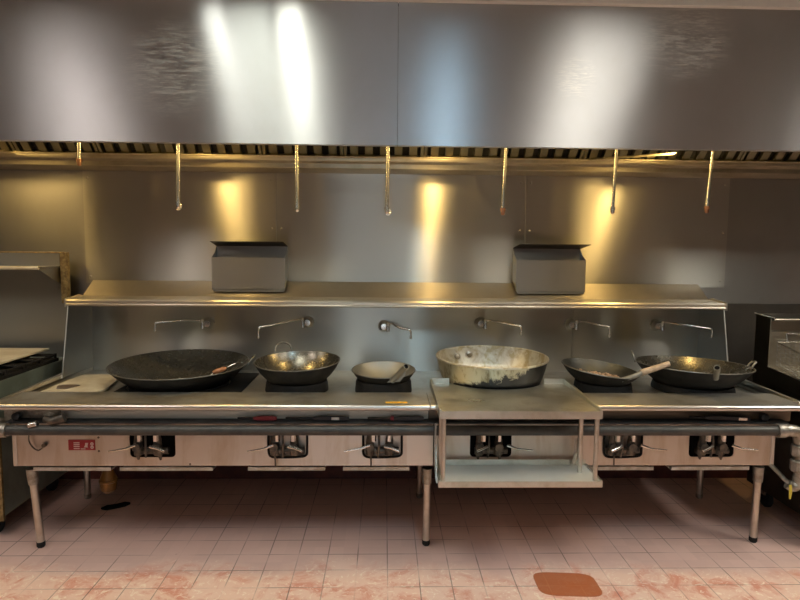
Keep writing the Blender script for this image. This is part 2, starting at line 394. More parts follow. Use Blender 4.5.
# baffle filters lean from the gutter up towards the front
FY0, FZ0, FY1, FZ1 = 3.895, 2.168, 3.46, 2.60
slope = Vector((0, FY1-FY0, FZ1-FZ0)); L = slope.length; u = slope.normalized(); nrm = Vector((0, -u.z, u.y)); nrm = -nrm if nrm.z > 0 else nrm
def onf(x, s, d): p = Vector((x, FY0, FZ0))+u*s+nrm*d; return p
def slab(bm, x0, x1, s0, s1, d0, d1):
    v = [bm.verts.new(onf(x, s, d)) for x in (x0, x1) for s in (s0, s1) for d in (d0, d1)]
    for f in ((0,1,3,2),(4,6,7,5),(0,4,5,1),(2,3,7,6),(0,2,6,4),(1,5,7,3)): bm.faces.new([v[i] for i in f])
x = HX0+.02; fw = .5
while x+fw < HX1:
    bm = B()
    slab(bm, x, x+.018, 0, L, 0, .04); slab(bm, x+fw-.02, x+fw-.002, 0, L, 0, .04)
    slab(bm, x+.018, x+fw-.02, 0, .02, 0, .04); slab(bm, x+.018, x+fw-.02, L-.02, L, 0, .04)
    k = 5; pitch = (fw-.038)/k
    for i in range(k):
        a = x+.018+pitch*(i+.5)
        slab(bm, a-.024, a+.024, .02, L-.02, .028, .032)
        slab(bm, a-.024, a-.021, .02, L-.02, .002, .028); slab(bm, a+.021, a+.024, .02, L-.02, .002, .028)
    bf = obj('baffle_filter', bm, M_BAFFLE, hood, smooth=False)
    bm = B(); slab(bm, x+.018, x+fw-.02, .02, L-.02, -.012, -.006); obj('grease_screen', bm, M_PLENUM, bf, smooth=False)
    x += fw+.004
for (xa, s) in ((-2.35, -1), (1.36, 1)):         # drain chute pieces leaning in front of the filters
    bm = B()
    v = [bm.verts.new(p) for p in [(xa-.1*s, 3.80, 2.155), (xa+.42*s, 3.72, 2.185), (xa+.44*s, 3.72, 2.20), (xa-.02*s, 3.80, 2.172),
                                   (xa-.1*s, 3.815, 2.155), (xa+.42*s, 3.735, 2.185), (xa+.44*s, 3.735, 2.20), (xa-.02*s, 3.815, 2.172)]]
    for f in ((0,1,2,3), (4,7,6,5), (0,4,5,1), (1,5,6,2), (2,6,7,3), (3,7,4,0)): bm.faces.new([v[i] for i in f])
    obj('drain_strip', bm, M_GUTTER, hood, smooth=False)
obj('lamp_rail', box(B(), HX0+.01, HX1-.01, 3.26, 3.30, 2.62, 2.66), M_BAFFLE, hood, smooth=False)
for (x, st) in HOOD_LAMPS:
    lp = obj('lamp_housing', lathe(B(), [(0, .12), (.05, .12), (.06, .02), (.065, 0), (.055, 0), (.05, .015), (0, .015)], (x, 3.28, 2.50), 24), M_GALV, hood)
    obj('lamp_globe', lathe(B(), [(.048, .01), (.055, -.03), (.052, -.08), (.035, -.115), (0, -.125)], (x, 3.28, 2.50), 24), emit('warm lamp glass', (1, .66, .22), st), lp)

NZ = [(-1.73, 2.045, 'short hanging pipe nozzle near the left end of the hood'), (-1.18, 1.81, 'hanging pipe nozzle above the left part of the huge wide wok'),
      (-.503, 1.80, 'hanging pipe nozzle beside the steel box on the left'), (.015, 1.793, 'hanging pipe nozzle above the smallest wok'),
      (.687, 1.793, 'hanging pipe nozzle above the silver basin'), (1.33, 1.806, 'hanging pipe nozzle above the right steel wall box, next to its right edge'),
      (1.888, 1.817, 'hanging pipe nozzle nearest the right end of the hood')]
for i, (x, z, lab) in enumerate(NZ):
    t = thing('hood_nozzle', lab, 'hanging pipe nozzle', (x, 3.5, z), 'pipe nozzles hanging from the hood')
    dx = (-.008, -.01, 0, -.004, -.01, -.012, -.02)[i]
    obj('pipe', tube(B(), [(x-dx, 3.5, 2.50), (x-dx*.8, 3.5, z+.5*(2.5-z)), (x, 3.5, z+.03)], .0105, 12), M_CHROME, t)
    obj('nozzle_head', lathe(B(), [(0, 0), (.008, 0), (.012, .008), (.012, .02), (.016, .022), (.016, .04), (.0, .042)], (x, 3.5, z), 14), M_CHROME if i not in (0, 4, 6) else M_NOZ, t)
    if i in (1, 3): obj('blow_off_cap', tube(B(), smooth_path([(x+.013, 3.5, z+.03), (x+.02, 3.49, z+.01), (x+.01, 3.49, z-.006), (x-.006, 3.49, z-.004)], 4), .003, 8), M_CHROME, t)

# ------------------------------------------------------------------ wok range
RX0, RX1, RC = -1.95, 2.19, 3.24
rng = thing('wok_range', 'long six-burner stainless steel wok range standing on round steel legs', 'wok range', (.12, 3.5, 0))
BZ = .772                     # recessed burner deck
#          name  Xc     Yc    R     zc    tilt  roll  depth  rc   
WOKS = {
 'w1': (-1.215, 3.575, .398, .900, 2.0, 0, .188, .268),
 'w2': (-.499, 3.45, .245, .942, 3.0, -1, .165, .165),
 'w3': (.001, 3.43, .183, .895, 3.5, 0, .112, .148),
 'w5': (1.274, 3.45, .220, .905, 2.5, 6.5, .118, .150),
 'w6': (1.842, 3.48, .322, .923, -1.5, 1.5, .168, .213)}
def wokgeo(k):
    X, Y, R, zc, t, ro, d, rc = WOKS[k]
    rho = (R*R+d*d)/(2*d)
    M = Matrix.Rotation(R_(ro), 3, 'Y') @ Matrix.Rotation(R_(t), 3, 'X')
    n = M @ Vector((0, 0, 1)); cen = Vector((X, Y, zc))+n*(rho-d)
    return M, rho, cen, cen.z-math.sqrt(rho*rho-rc*rc)
burn = []
for k in ('w1', 'w2', 'w3'): M, rho, cen, zt = wokgeo(k); burn.append([cen.x, cen.y, WOKS[k][7], zt-.005])
burn.append([.655, 3.545, .262, .778])
for k in ('w5', 'w6'): M, rho, cen, zt = wokgeo(k); burn.append([cen.x, cen.y, WOKS[k][7], zt-.005])
xb = [RX0+.02, -.80, -.22, .285, 1.03, 1.52, RX1-.02]
for i in range(6):      # deck of each burner bay
    cx, cy, rc, zt = burn[i]
    obj('burner_deck', holed(B(), 0, 0, 3.25, 3.985, [(xb[i], xb[i+1], cx, cy, rc-.02)], BZ, .006), M_TOP, rng, smooth=False)
    well = B(); lathe(well, [(rc-.02, BZ-.006), (rc-.03, .64), (rc*.6, .56), (0, .555), (0, .56), (rc*.58, .565), (rc-.036, .645), (rc-.026, BZ-.006)], (cx, cy, 0), 40)
    obj('burner_well', well, M_DARK, rng)
    w = .022
    prof = [(rc-.012, BZ+.001), (rc+.016, BZ+.001), (rc+.016, BZ+.012), (rc+.012, zt-.012 if zt > BZ+.03 else BZ+.013), (rc+w*.35, zt), (rc-.004, zt), (rc-.012, zt-.008 if zt > BZ+.03 else BZ+.006)]
    ring = obj('burner_ring', lathe(B(), prof, (cx, cy, 0), 56, closed=True), M_IRON, rng)
    bh = B(); lathe(bh, [(0, .60), (rc*.35, .60), (rc*.42, .64), (rc*.3, .665), (0, .67)], (cx, cy, 0), 24)
    obj('burner_head', bh, M_IRON, rng)
bm = B()
box(bm, RX0, RX0+.02, 3.25, 3.985, BZ-.006, .80); box(bm, RX1-.02, RX1, 3.25, 3.985, BZ-.006, .80)
obj('deck_edge', bm, M_TOP, rng, smooth=False)
bm = B(); prism(bm, [(3.0, .79), (3.0, .806), (3.24, .806), (3.25, .80), (3.25, BZ-.006), (3.246, BZ-.006), (3.246, .79)], RX0, .236)
obj('front_ledge', bm, M_TOP, rng, smooth=False)
bm = B(); prism(bm, [(3.0, .79), (3.0, .806), (3.24, .806), (3.25, .80), (3.25, BZ-.006), (3.246, BZ-.006), (3.246, .79)], .239, RX1)
obj('front_ledge', bm, M_TOP, rng, smooth=False)
def rail(x0, x1):
    bm = B(); pts = [(3.0, .806)]+[(2.986-.016*math.sin(a), .79+.016*math.cos(a)) for a in [math.pi*k/8 for k in range(9)]]+[(2.995, .772), (2.995, .78), (3.0, .78)]
    return prism(bm, pts, x0, x1)
obj('front_rail', rail(RX0-.025, .236), M_RAIL, rng, angle=30)
obj('front_rail', rail(.239, RX1+.03), M_RAIL, rng, angle=30)
for x, s in ((RX0, -1), (RX1, 1)):      # raised side curbs
    prism_pts = [(3.0, .80), (3.02, .815), (3.95, .83), (3.985, .83), (3.985, .79), (3.0, .79)]
    obj('side_curb', prism(B(), prism_pts, x+(.0 if s < 0 else -.02), x+(.02 if s < 0 else .0)), M_RAIL, rng, smooth=False)
obj('burner_frame', holed(B(), 0, 0, 3.256, 3.86, [(-1.51, -.806, burn[0][0], burn[0][1], .296)], .782, .009), M_IRON, rng, smooth=False)
# backsplash, end panels, high shelf
SX0, SX1 = -1.925, 2.135
for a, b in ((SX0, 1.272), (1.275, SX1)): obj('backsplash', box(B(), a, b, 3.985, 4.0, BZ-.006, 1.29), M_SPLASH, rng, smooth=False)
for x in (SX0-.006, SX1):
    obj('end_panel', prism(B(), [(4.0, BZ+.02), (4.0, 1.27), (3.70, 1.235), (3.60, .82), (3.60, BZ+.03)], x, x+.006), M_BOX, rng, smooth=False)
    obj('end_bead', tube(B(), [(x+.003, 3.70, 1.235), (x+.003, 3.60, .80)], .0045, 8), M_RAIL, rng)
sh = obj('back_shelf', prism(B(), [(3.705, 1.228), (3.698, 1.236), (3.697, 1.258), (3.705, 1.268), (3.90, 1.274), (4.045, 1.366), (4.045, 1.36), (3.90, 1.268), (3.72, 1.262), (3.71, 1.24)], SX0-.012, SX1+.012), M_SHELF, rng, angle=25)
obj('shelf_lip', tube(B(), [(SX0-.012, 3.70, 1.236), (SX1+.012, 3.70, 1.236)], .009, 12), M_SHELF, sh)
for x in (SX0-.02, SX1+.012):
    obj('shelf_end', prism(B(), [(3.69, 1.222), (3.69, 1.272), (3.85, 1.285), (3.90, 1.277), (3.90, 1.262), (3.72, 1.255), (3.72, 1.222)], x, x+.008), M_RAIL, sh, smooth=False)
# back frame under the deck, apron, trough
obj('apron_back', box(B(), RX0+.30, .235, 3.058, 3.063, .712, .77), M_LOWER, rng, smooth=False)
obj('apron_back', box(B(), RX0+.01, RX0+.295, 3.062, 3.067, .70, .77), M_GALV, rng, smooth=False)
obj('apron_back', box(B(), .24, RX1-.03, 3.062, 3.067, .70, .77), M_FRYD, rng, smooth=False)
obj('trough', prism(B(), [(3.0, .702), (3.0, .708), (3.062, .712), (3.062, .702)], RX0+.05, RX1-.08), M_TROUGH, rng, smooth=False)
AX0, AX1, AZ0, AZ1, AY = -1.895, 2.075, .462, .69, 3.055
HOLES = [(-1.306, -1.073, 'open', 0), (-.597, -.391, 'frame', 0), (-.11, .105, 'frame', 0), (.456, .675, 'open', 1), (1.16, 1.367, 'frame', 1), (1.619, 1.862, 'open', 1)]
def apron(x0, x1, holes):
    bm = B(); xs = [x0]+[v for h in holes for v in (h[0], h[1])]+[x1]
    for i in range(0, len(xs), 2): box(bm, xs[i], xs[i+1], AY, AY+.004, AZ0, AZ1)
    for h in holes:
        box(bm, h[0], h[1], AY, AY+.004, AZ0, .507); box(bm, h[0], h[1], AY, AY+.004, .655, AZ1)
        for (cx, s) in ((h[0], 1), (h[1], -1)):        # rounded lower corners
            r = .022; pts = [(cx, .507)]+[(cx+s*(r-r*math.cos(a)), .507+r-r*math.sin(a)) for a in [math.pi/2*k/5 for k in range(6)]]
            prism(bm, pts if s > 0 else pts[::-1], AY, AY+.004, 'y')
    return bm
obj('apron_panel', apron(AX0, .262, HOLES[:3]), M_APRON, rng, smooth=False)
obj('apron_panel', apron(.268, AX1, HOLES[3:]), M_APRON, rng, smooth=False)
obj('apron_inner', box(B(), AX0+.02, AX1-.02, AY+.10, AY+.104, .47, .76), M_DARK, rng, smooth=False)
for x in (AX0-.004, AX1-.016): obj('apron_corner', box(B(), x, x+.02, AY-.006, AY+.12, AZ0, AZ1+.01), M_RAIL, rng, smooth=False, bevel=.003)
for x in (.205, .262):        # cover plate by the centre leg
    pass
obj('apron_cover', box(B(), .125, .262, AY-.004, AY, .468, .66), M_RAIL, rng, smooth=False)
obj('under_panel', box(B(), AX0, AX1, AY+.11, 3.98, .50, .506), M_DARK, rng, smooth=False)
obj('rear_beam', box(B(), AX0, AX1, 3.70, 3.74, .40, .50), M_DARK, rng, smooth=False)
TR = [(-1.82, -1.422), (-1.375, -.893), (-.709, -.305), (-.21, .14), (.41, 1.0), (1.05, 1.449), (1.546, 1.97)]
for i, (a, b) in enumerate(TR):
    obj('drip_tray', prism(B(), [(3.085, .424), (3.085, .443), (3.09, .443), (3.092, .430), (3.62, .430), (3.62, .424)], a, b), M_TRAY, rng, smooth=False)
# legs
for (x, y, tx, front) in ((-1.812, 3.11, -1.842, 1), (.236, 3.112, .237, 1), (2.044, 3.13, 2.05, 1), (-1.868, 3.73, -1.868, 0), (.236, 3.73, .236, 0), (2.05, 3.71, 2.05, 0)):
    lg = obj('leg', tube(B(), [(tx, y, .425), (x, y, .030)], .0195, 20), M_LEG, rng)
    obj('leg_socket', tube(B(), [(tx, y, .428), (tx+(x-tx)*.2, y, .345)], [.028, .0255], 20), M_GALV, lg)
    obj('foot', lathe(B(), [(0, 0), (.016, 0), (.021, .008), (.021, .03), (.0, .032)], (x, y, 0), 20), M_RUBBER if front else M_GALV, lg, label='dark adjustable foot' if front else None)
# gas manifold pipe
obj('gas_pipe', tube(B(), [(RX0+.035, 2.985, .672), (2.05, 2.985, .672)], .0255, 24), M_PIPE, rng)
for x in (-1.9, 2.06):
    b2 = lathe(B(), [(0, -.022), (.035, -.022), (.037, -.016), (.037, .016), (.035, .022), (0, .022)], (x, 2.985, .672), 24, Matrix.Rotation(R_(90), 3, 'Y')); obj('pipe_collar', b2, M_GALV, rng)
el = tube(B(), smooth_path([(-1.905, 2.985, .672), (-1.95, 2.985, .672), (-1.985, 3.005, .672), (-1.995, 3.04, .668), (-1.995, 3.12, .665)], 5), .033, 16); obj('pipe_elbow', el, M_GALV, rng)
for (a, b) in ((-1.0, 0),): pass
# right-hand supply riser with unions
el = tube(B(), smooth_path([(2.05, 2.985, .672), (2.12, 2.985, .672), (2.155, 2.985, .655), (2.165, 2.985, .61)], 5), .032, 16); obj('pipe_elbow', el, M_GALV, rng)
ris = tube(B(), [(2.165, 2.985, .62), (2.168, 2.985, .40)], .022, 16); ris = obj('supply_riser', ris, M_GALV, rng)
for z in (.565, .485):
    u6 = lathe(B(), [(0, 0), (.036, 0), (.042, .008), (.042, .055), (.036, .063), (0, .063)], (2.167, 2.985, z-.03), 8); obj('union_nut', u6, M_GALV, ris, smooth=False, bevel=.003)
lowp = tube(B(), [(2.065, 3.06, .466), (2.13, 2.99, .382)], .0115, 12); obj('drain_pipe', lowp, M_GALV, rng)
obj('pipe_elbow', tube(B(), smooth_path([(2.118, 2.99, .385), (2.14, 2.985, .372), (2.166, 2.985, .385), (2.168, 2.985, .43)], 5), .026, 14), M_GALV, rng)
obj('yellow_strap', prism(B(), [(2.108, .39), (2.122, .39), (2.126, .35), (2.121, .315), (2.113, .315), (2.110, .35)], 2.962, 2.965, 'y'), M_YTAG, rng, smooth=False, label='yellow strap on the lower elbow')
# little cocks at the ends above the pipe
for (x, s) in ((-1.86, 1), (2.0, -1)):
    obj('end_knob', lathe(B(), [(0, 0), (.018, 0), (.02, .004), (.02, .03), (.014, .034), (0, .034)], (x, 3.05, .73), 16, Matrix.Rotation(R_(90), 3, 'X')), M_BLKPL, rng)
ck = obj('gas_cock', tube(B(), [(-1.70, 3.0, .725), (-1.655, 2.985, .715), (-1.60, 2.995, .735)], [.016, .02, .024], 14), M_FITTING, rng)
obj('cock_nut', lathe(B(), [(0, -.022), (.017, -.022), (.017, .022), (0, .022)], (-1.745, 2.975, .704), 6, Matrix.Rotation(R_(75), 3, 'Y')), M_CHROME, ck, smooth=False, bevel=.002)
obj('pressure_tap', tube(B(), smooth_path([(-1.80, 3.03, .645), (-1.805, 3.035, .60), (-1.79, 3.04, .565), (-1.765, 3.04, .55), (-1.745, 3.04, .56), (-1.735, 3.04, .575)], 5), .0035, 8), M_FITTING, rng)
obj('tap_nut', lathe(B(), [(0, -.01), (.010, -.01), (.010, .01), (0, .01)], (-1.735, 3.045, .575), 10, Matrix.Rotation(R_(90), 3, 'X')), M_FITTING, rng)
for (x, z) in ((-1.05+.05, .47), (-1.465, .612), (-1.465, .54)):
    obj('apron_screw', lathe(B(), [(0, .003), (.005, .002), (.006, 0), (0, 0)], (x, AY, z), 10, Matrix.Rotation(R_(90), 3, 'X')), M_FITTING, rng)
# red rating plate
pl = obj('rating_plate', box(B(), -1.617, -1.482, AY-.0035, AY, .546, .600), M_RED, rng, smooth=False, label='small red plate with white markings')
bm = B(); y0, y1 = AY-.0045, AY-.0035
def mk(x0, x1, z0, z1): box(bm, -1.617+x0*.135, -1.617+x1*.135, y0, y1, .546+z0*.054, .546+z1*.054)
for z in (.72, .54, .36, .16): mk(.20, .42, z-.04, z+.05)
mk(.46, .64, .10, .17)
prism(bm, [(-1.617+.135*a, .546+.054*b) for a, b in ((.58, .28), (.74, .28), (.72, .40), (.75, .72), (.64, .72), (.63, .5))], y0, y1, 'y')
for cz, rr in ((.62, .0085), (.30, .0085)): lathe(bm, [(rr*.35, -.0005), (rr, -.0005), (rr, .0005), (rr*.35, .0005)], (-1.617+.89*.135, (y0+y1)/2, .546+cz*.054), 16, Matrix.Rotation(R_(90), 3, 'X'), closed=True)
obj('white_markings', bm, M_WHITE, pl, smooth=False)
# valve pairs
def valve(cx, flip, style):
    s = -1 if flip else 1
    y = 3.02
    body = B()
    tube(body, [(cx-.085, y+.03, .545), (cx+.085, y+.03, .545)], .018, 14)
    for dx in (-.065, .035):
        tube(body, [(cx+dx, y+.01, .66), (cx+dx, y+.01, .60), (cx+dx, y+.02, .53)], [.012, .02, .024], 12)
        lathe(body, [(0, -.02), (.022, -.02), (.024, 0), (.022, .02), (0, .02)], (cx+dx, y, .575), 8, Matrix.Rotation(R_(90), 3, 'X'))
    v = obj('valve_body', body, M_FITTING, rng)
    tw = tube(B(), smooth_path([(cx-.02, y-.005, .65), (cx-.018, y-.01, .59), (cx-.022, y, .52)], 4), .006, 8); obj('pilot_tube', tw, M_FITTING, v)
    lx = cx-.065 if not flip else cx+.075
    if style != 'mid': obj('valve_lever', tube(B(), [(lx, y-.02, .59), (lx-s*.05, y-.03, .574), (lx-s*.13, y-.035, .562 if not flip else .568)], [.008, .0055, .0035], 10), M_CHROME, v)
    obj('valve_lever', tube(B(), [(cx+s*.02-.01, y-.025, .585), (cx+s*.05, y-.035, .578), (cx+s*.085, y-.04, .565)], [.009, .007, .007], 10), M_CHROME, v)
    for dx in (-.05, .03): obj('valve_nut', lathe(B(), [(0, -.016), (.014, -.016), (.014, .016), (0, .016)], (cx+dx+.004, y-.012, .625), 6), M_CHROME, v, smooth=False)
    if style == 'frame':      # black bracket around the opening
        obj('valve_bracket', tube(B(), smooth_path([(cx-.1, AY-.004, .65), (cx-.1, AY-.006, .56), (cx-.09, AY-.006, .515), (cx-.04, AY-.006, .508), (cx+.05, AY-.006, .51), (cx+.095, AY-.006, .52), (cx+.1, AY-.006, .56), (cx+.1, AY-.004, .65)], 4), .006, 8), M_IRON, v)
        obj('pilot_tube', tube(B(), [(cx-.06, y-.005, .56), (cx-.058, y-.005, .475)], .0045, 8), M_FITTING, v)
    else:
        obj('valve_drip', tube(B(), [(cx-.07, y+.02, .53), (cx-.068, y+.02, .50)], [.014, .005], 8), M_FITTING, v)
        obj('valve_drip', tube(B(), [(cx+.04, y+.02, .53), (cx+.045, y+.02, .498)], [.014, .005], 8), M_FITTING, v)
for (a, b, st, fl) in HOLES: valve((a+b)/2, fl, st)
for (a, b, st, fl) in HOLES:
    if st == 'frame': obj('inner_plate', box(B(), a-.01, b+.01, AY+.03, AY+.033, .49, .68), M_APRON, rng, smooth=False)
hang = obj('amber_fitting', lathe(B(), [(0, 0), (.022, .003), (.04, .02), (.046, .05), (.043, .09), (.032, .12), (.028, .20), (.028, .215), (0, .215)], (-1.535, 3.3, .215), 20), M_AMBER, rng, label='amber-coloured greasy fitting hanging below the left tray')
obj('fitting_band', lathe(B(), [(.044, 0), (.05, .004), (.05, .014), (.044, .018)], (-1.535, 3.3, .28), 20, closed=True), M_AMBER, hang)

# ------------------------------------------------------------------ things on the range
def wok(key, name, label, cat, min_, mout, handles, group='woks on the range'):
    X, Y, R, zc, t, ro, d, rc = WOKS[key]; M, rho, cen, zt = wokgeo(key)
    # solid bowl: origin at rim centre
    w = thing(name, label, cat, (X, Y, zc-d), group)
    prof_in = [((rho-.0035)*math.sin(a), (rho-d)-(rho-.0035)*math.cos(a)) for a in [k/18*math.asin(R/rho) for k in range(19)]]
    prof_out = [(rho*math.sin(a), (rho-d)-rho*math.cos(a)) for a in [k/18*math.asin(R/rho) for k in range(19)]]
    c = Vector((X, Y, zc))
    inner = obj('wok_inside', lathe(B(), prof_in, c, 72, M), min_, w, angle=80)
    obj('wok_bowl', lathe(B(), prof_out, c, 72, M), mout, w, angle=80)
    ring = B(); tube(ring, [c+M @ Vector((R*math.cos(a), R*math.sin(a), 0)) for a in [2*math.pi*k/72 for k in range(72)]], .0035, 8, closed=True)
    obj('wok_rim', ring, M_RIM, w)
    def loc(x, y, z): return c+M @ Vector((x, y, z))
    for (ty, ang, kw) in handles:
        a = R_(ang); e = Vector((math.cos(a), math.sin(a), 0)); s = Vector((-e.y, e.x, 0))
        if ty == 'loop':
            wd, ht, out = kw
            pts = [loc(*(e*(R-.006)+s*(-wd/2))+Vector((0, 0, -.008))) if False else loc(*(e*(R-.002)-s*wd/2+Vector((0, 0, -.012)))),
                   loc(*(e*(R+out*.5)-s*wd*.45+Vector((0, 0, ht*.6)))), loc(*(e*(R+out)-s*wd*.2+Vector((0, 0, ht)))),
                   loc(*(e*(R+out)+s*wd*.2+Vector((0, 0, ht)))), loc(*(e*(R+out*.5)+s*wd*.45+Vector((0, 0, ht*.6)))), loc(*(e*(R-.002)+s*wd/2+Vector((0, 0, -.012))))]
            obj('ear_handle', tube(B(), smooth_path(pts, 5), .0055, 10), M_WOKG, w)
    return w, loc
w1, L1 = wok('w1', 'wok', 'huge wide shallow dark wok, farthest left on the range', 'wok', M_WOKW, M_WOKOUT, [('loop', 8, (.10, .03, .035))])
w2, L2 = wok('w2', 'wok', 'deep dark wok with a ring handle standing up at its back', 'wok', M_WOKW, M_WOKOUT, [('loop', 118, (.105, .055, .02))])
w3, L3 = wok('w3', 'wok', 'smallest wok with plain dull grey inside and a hollow handle, beside the silver basin', 'wok', M_WOKG, M_WOKOUT, [])
w5, L5 = wok('w5', 'wok', 'tilted dark grey wok with food scraps and a pale handle pointing right', 'wok', M_WOKG if False else M_WOK, M_WOKOUT, [])
w6, L6 = wok('w6', 'wok', 'wide dark wok with two ear handles and a hollow handle, farthest right', 'wok', M_WOKW, M_WOKOUT, [('loop', -6, (.05, .03, .032)), ('loop', 158, (.08, .045, .02))])
def socket(wk, pts, r0, r1, mat, name='handle', wall=.003):
    """hollow tapered handle, its dark bore painted by a black plug near the end"""
    P = [Vector(p) for p in pts]; bm = B(); n = len(P); rs = [r0+(r1-r0)*i/(n-1) for i in range(n)]
    tube(bm, P, rs, 16, cap=False); tube(bm, P, [q-wall for q in rs], 16, cap=False)
    d = (P[-1]-P[-2]).normalized(); a = d.cross(Vector((0, 0, 1))).normalized(); b = a.cross(d)
    for c_, r_ in ((P[-1], rs[-1]), (P[0], rs[0])):
        tube(bm, [c_+(a*math.cos(t)+b*math.sin(t))*(r_-wall/2) for t in [2*math.pi*k/20 for k in range(20)]], wall*.62, 6, closed=True)
    h = obj(name, bm, mat, wk)
    e = P[-1]-d*.006; obj('bore_shade_plug', tube(B(), [e-d*.004, e], rs[-1]-wall, 14), M_DARK, wk)  # black plug painted as the shade inside the tube
    return h
socket(w3, [(.05, 3.25, .872), (.078, 3.22, .905), (.104, 3.16, .951), (.120, 3.12, .976)], .017, .0155, M_WOKG)
obj('handle_strap', prism(B(), [(.02, .86), (.09, .865), (.13, .915), (.085, .92)], 3.243, 3.247, 'y'), M_WOKG, w3, smooth=False)
socket(w6, [(1.812, 3.175, .905), (1.80, 3.15, .935), (1.785, 3.12, .962), (1.775, 3.105, .978)], .015, .0165, M_WOKG)
hp = [(1.33, 3.27, .872), (1.40, 3.275, .892), (1.46, 3.28, .917), (1.60, 3.29, .960)]
socket(w5, [Vector(hp[0]), Vector(hp[1]), Vector(hp[2])], .013, .014, M_WOKG, 'handle_socket')
gp = [Vector((1.445, 3.2785, .912)), Vector((1.50, 3.283, .929)), Vector((1.56, 3.287, .948)), Vector((1.605, 3.29, .962))]
socket(w5, gp, .019, .015, M_WOOD, 'handle_grip')
# food scraps in the tilted wok
M5, rho5, cen5, _ = wokgeo('w5')
bm = B()
for i in range(800):
    a = rnd.uniform(0, 2*math.pi); q = rnd.random()**.6
    px, py = 1.262+math.cos(a)*q*.12, 3.45+math.sin(a)*q*.10
    rr = rho5-.0035; dx, dy = px-cen5.x, py-cen5.y; z = cen5.z-math.sqrt(max(1e-6, rr*rr-dx*dx-dy*dy))
    s = rnd.uniform(.004, .008); h = (.038+max(0, (1-q))*.025)*rnd.random()**.35
    Mx = Matrix.Translation((px, py, z+h+s*1.9)) @ Matrix.Rotation(rnd.uniform(0, 6), 4, (rnd.random(), rnd.random(), 1)) @ Matrix.Diagonal((s*1.5, s, s*.8, 1))
    bmesh.ops.create_icosphere(bm, subdivisions=1, radius=1, matrix=Mx)
fd = obj('food_scraps', bm, M_FOOD); fd['kind'] = 'stuff'; tag(fd, 'brownish food scraps lying in the tilted dark wok', 'food scraps')

# skimmer on the huge wok
sk = thing('skimmer', 'thin metal skimmer with an orange-brown grip lying on the huge wok\'s rim', 'skimmer', (-.93, 3.45, .88))
def on1(x, y, h=.006):
    M, rho, cen, _ = wokgeo('w1'); r = rho-.0035
    return Vector((x, y, cen.z-math.sqrt(r*r-(x-cen.x)**2-(y-cen.y)**2)+h))
a1, a2 = on1(-1.06, 3.36, .008), Vector((-.945, 3.42, .886))
obj('rod', tube(B(), [on1(-1.15, 3.33, .006), a1, Vector((-.965, 3.40, .882))], .004, 10), M_CHROME, sk)
obj('grip', tube(B(), [Vector((-.972, 3.395, .881)), Vector((-.955, 3.405, .885)), Vector((-.925, 3.43, .893)), Vector((-.91, 3.443, .896))], [.008, .0135, .0135, .008], 14), M_COPPER, sk)
obj('hanging_loop', tube(B(), smooth_path([(-.912, 3.44, .896), (-.885, 3.46, .91), (-.855, 3.49, .918), (-.84, 3.53, .912), (-.845, 3.56, .90)], 5), .0035, 8), M_CHROME, sk)
# ladle in the deep wok
ld = thing('ladle', 'small dark ladle lying inside the deep wok', 'ladle', (-.47, 3.40, .84))
def on2(x, y, h=.006):
    M, rho, cen, _ = wokgeo('w2'); r = rho-.0035
    return Vector((x, y, cen.z-math.sqrt(r*r-(x-cen.x)**2-(y-cen.y)**2)+h))
obj('rod', tube(B(), smooth_path([on2(-.44, 3.39, .036), on2(-.40, 3.38, .03), on2(-.35, 3.39, .024), on2(-.315, 3.42, .02)], 5), .005, 10), M_WOKG, ld)
obj('ladle_bowl', lathe(B(), [(0, 0), (.02, .004), (.033, .016), (.038, .03), (.034, .03), (.02, .01), (0, .005)], on2(-.48, 3.41, .002), 24), M_WOKG, ld)

# silver basin
bs = thing('basin', 'large round silver basin with soot-blackened base, behind the small side table', 'basin', (.655, 3.56, .78), 'large basin')
del bs['group']
Mb = Matrix.Rotation(R_(1.5), 3, 'X'); cb = Vector((.652, 3.56, .95))
po = [(0, -.168), (.235, -.166), (.268, -.160), (.290, -.142), (.303, -.11), (.321, -.05), (.331, -.006)]
pi_ = [(0, -.160), (.230, -.159), (.262, -.152), (.284, -.136), (.298, -.105), (.316, -.05), (.327, -.004)]
obj('basin_wall', lathe(B(), po, cb, 80, Mb), M_BASIN, bs, angle=60)
obj('basin_inside', lathe(B(), pi_, cb, 80, Mb), M_BASININ, bs, angle=60)
ring = B(); tube(ring, [cb+Mb @ Vector((.332*math.cos(a), .332*math.sin(a), 0)) for a in [2*math.pi*k/80 for k in range(80)]], .0065, 10, closed=True)
obj('basin_rim', ring, M_BASININ, bs)
for (x, z) in ((.475, .905), (.56, .912)):
    r = .315; yy = cb.y+math.sqrt(max(0, (.303+(z-.9)*.45)**2-(x-cb.x)**2))-.006
    obj('rivet', lathe(B(), [(0, .012), (.008, .010), (.013, .004), (.02, .002), (.02, -.003), (0, -.003)], (x, yy, z), 12, Matrix.Rotation(R_(90), 3, 'X')), M_GALV, bs)

# cream plate on the left end of the deck
pb = thing('metal_plate', 'cream-coloured stained metal plate lying on the left end of the range', 'metal plate', (-1.75, 3.55, BZ))
obj('plate_sheet', prism(B(), [(-1.905, 3.26), (-1.60, 3.26), (-1.575, 3.40), (-1.64, 3.78), (-1.88, 3.78), (-1.905, 3.62)], BZ+.001, BZ+.014, 'z'), M_CREAM, pb, smooth=False, bevel=.002)
bm = B(); pts = [(-1.82+.055*math.cos(a)*(1+.25*math.sin(3*a)), 3.44+.07*math.sin(a)*(1+.2*math.cos(2*a))) for a in [2*math.pi*k/24 for k in range(24)]]
obj('grease_stain', prism(bm, pts, BZ+.0142, BZ+.0150, 'z'), M_STAIN, pb, smooth=False)
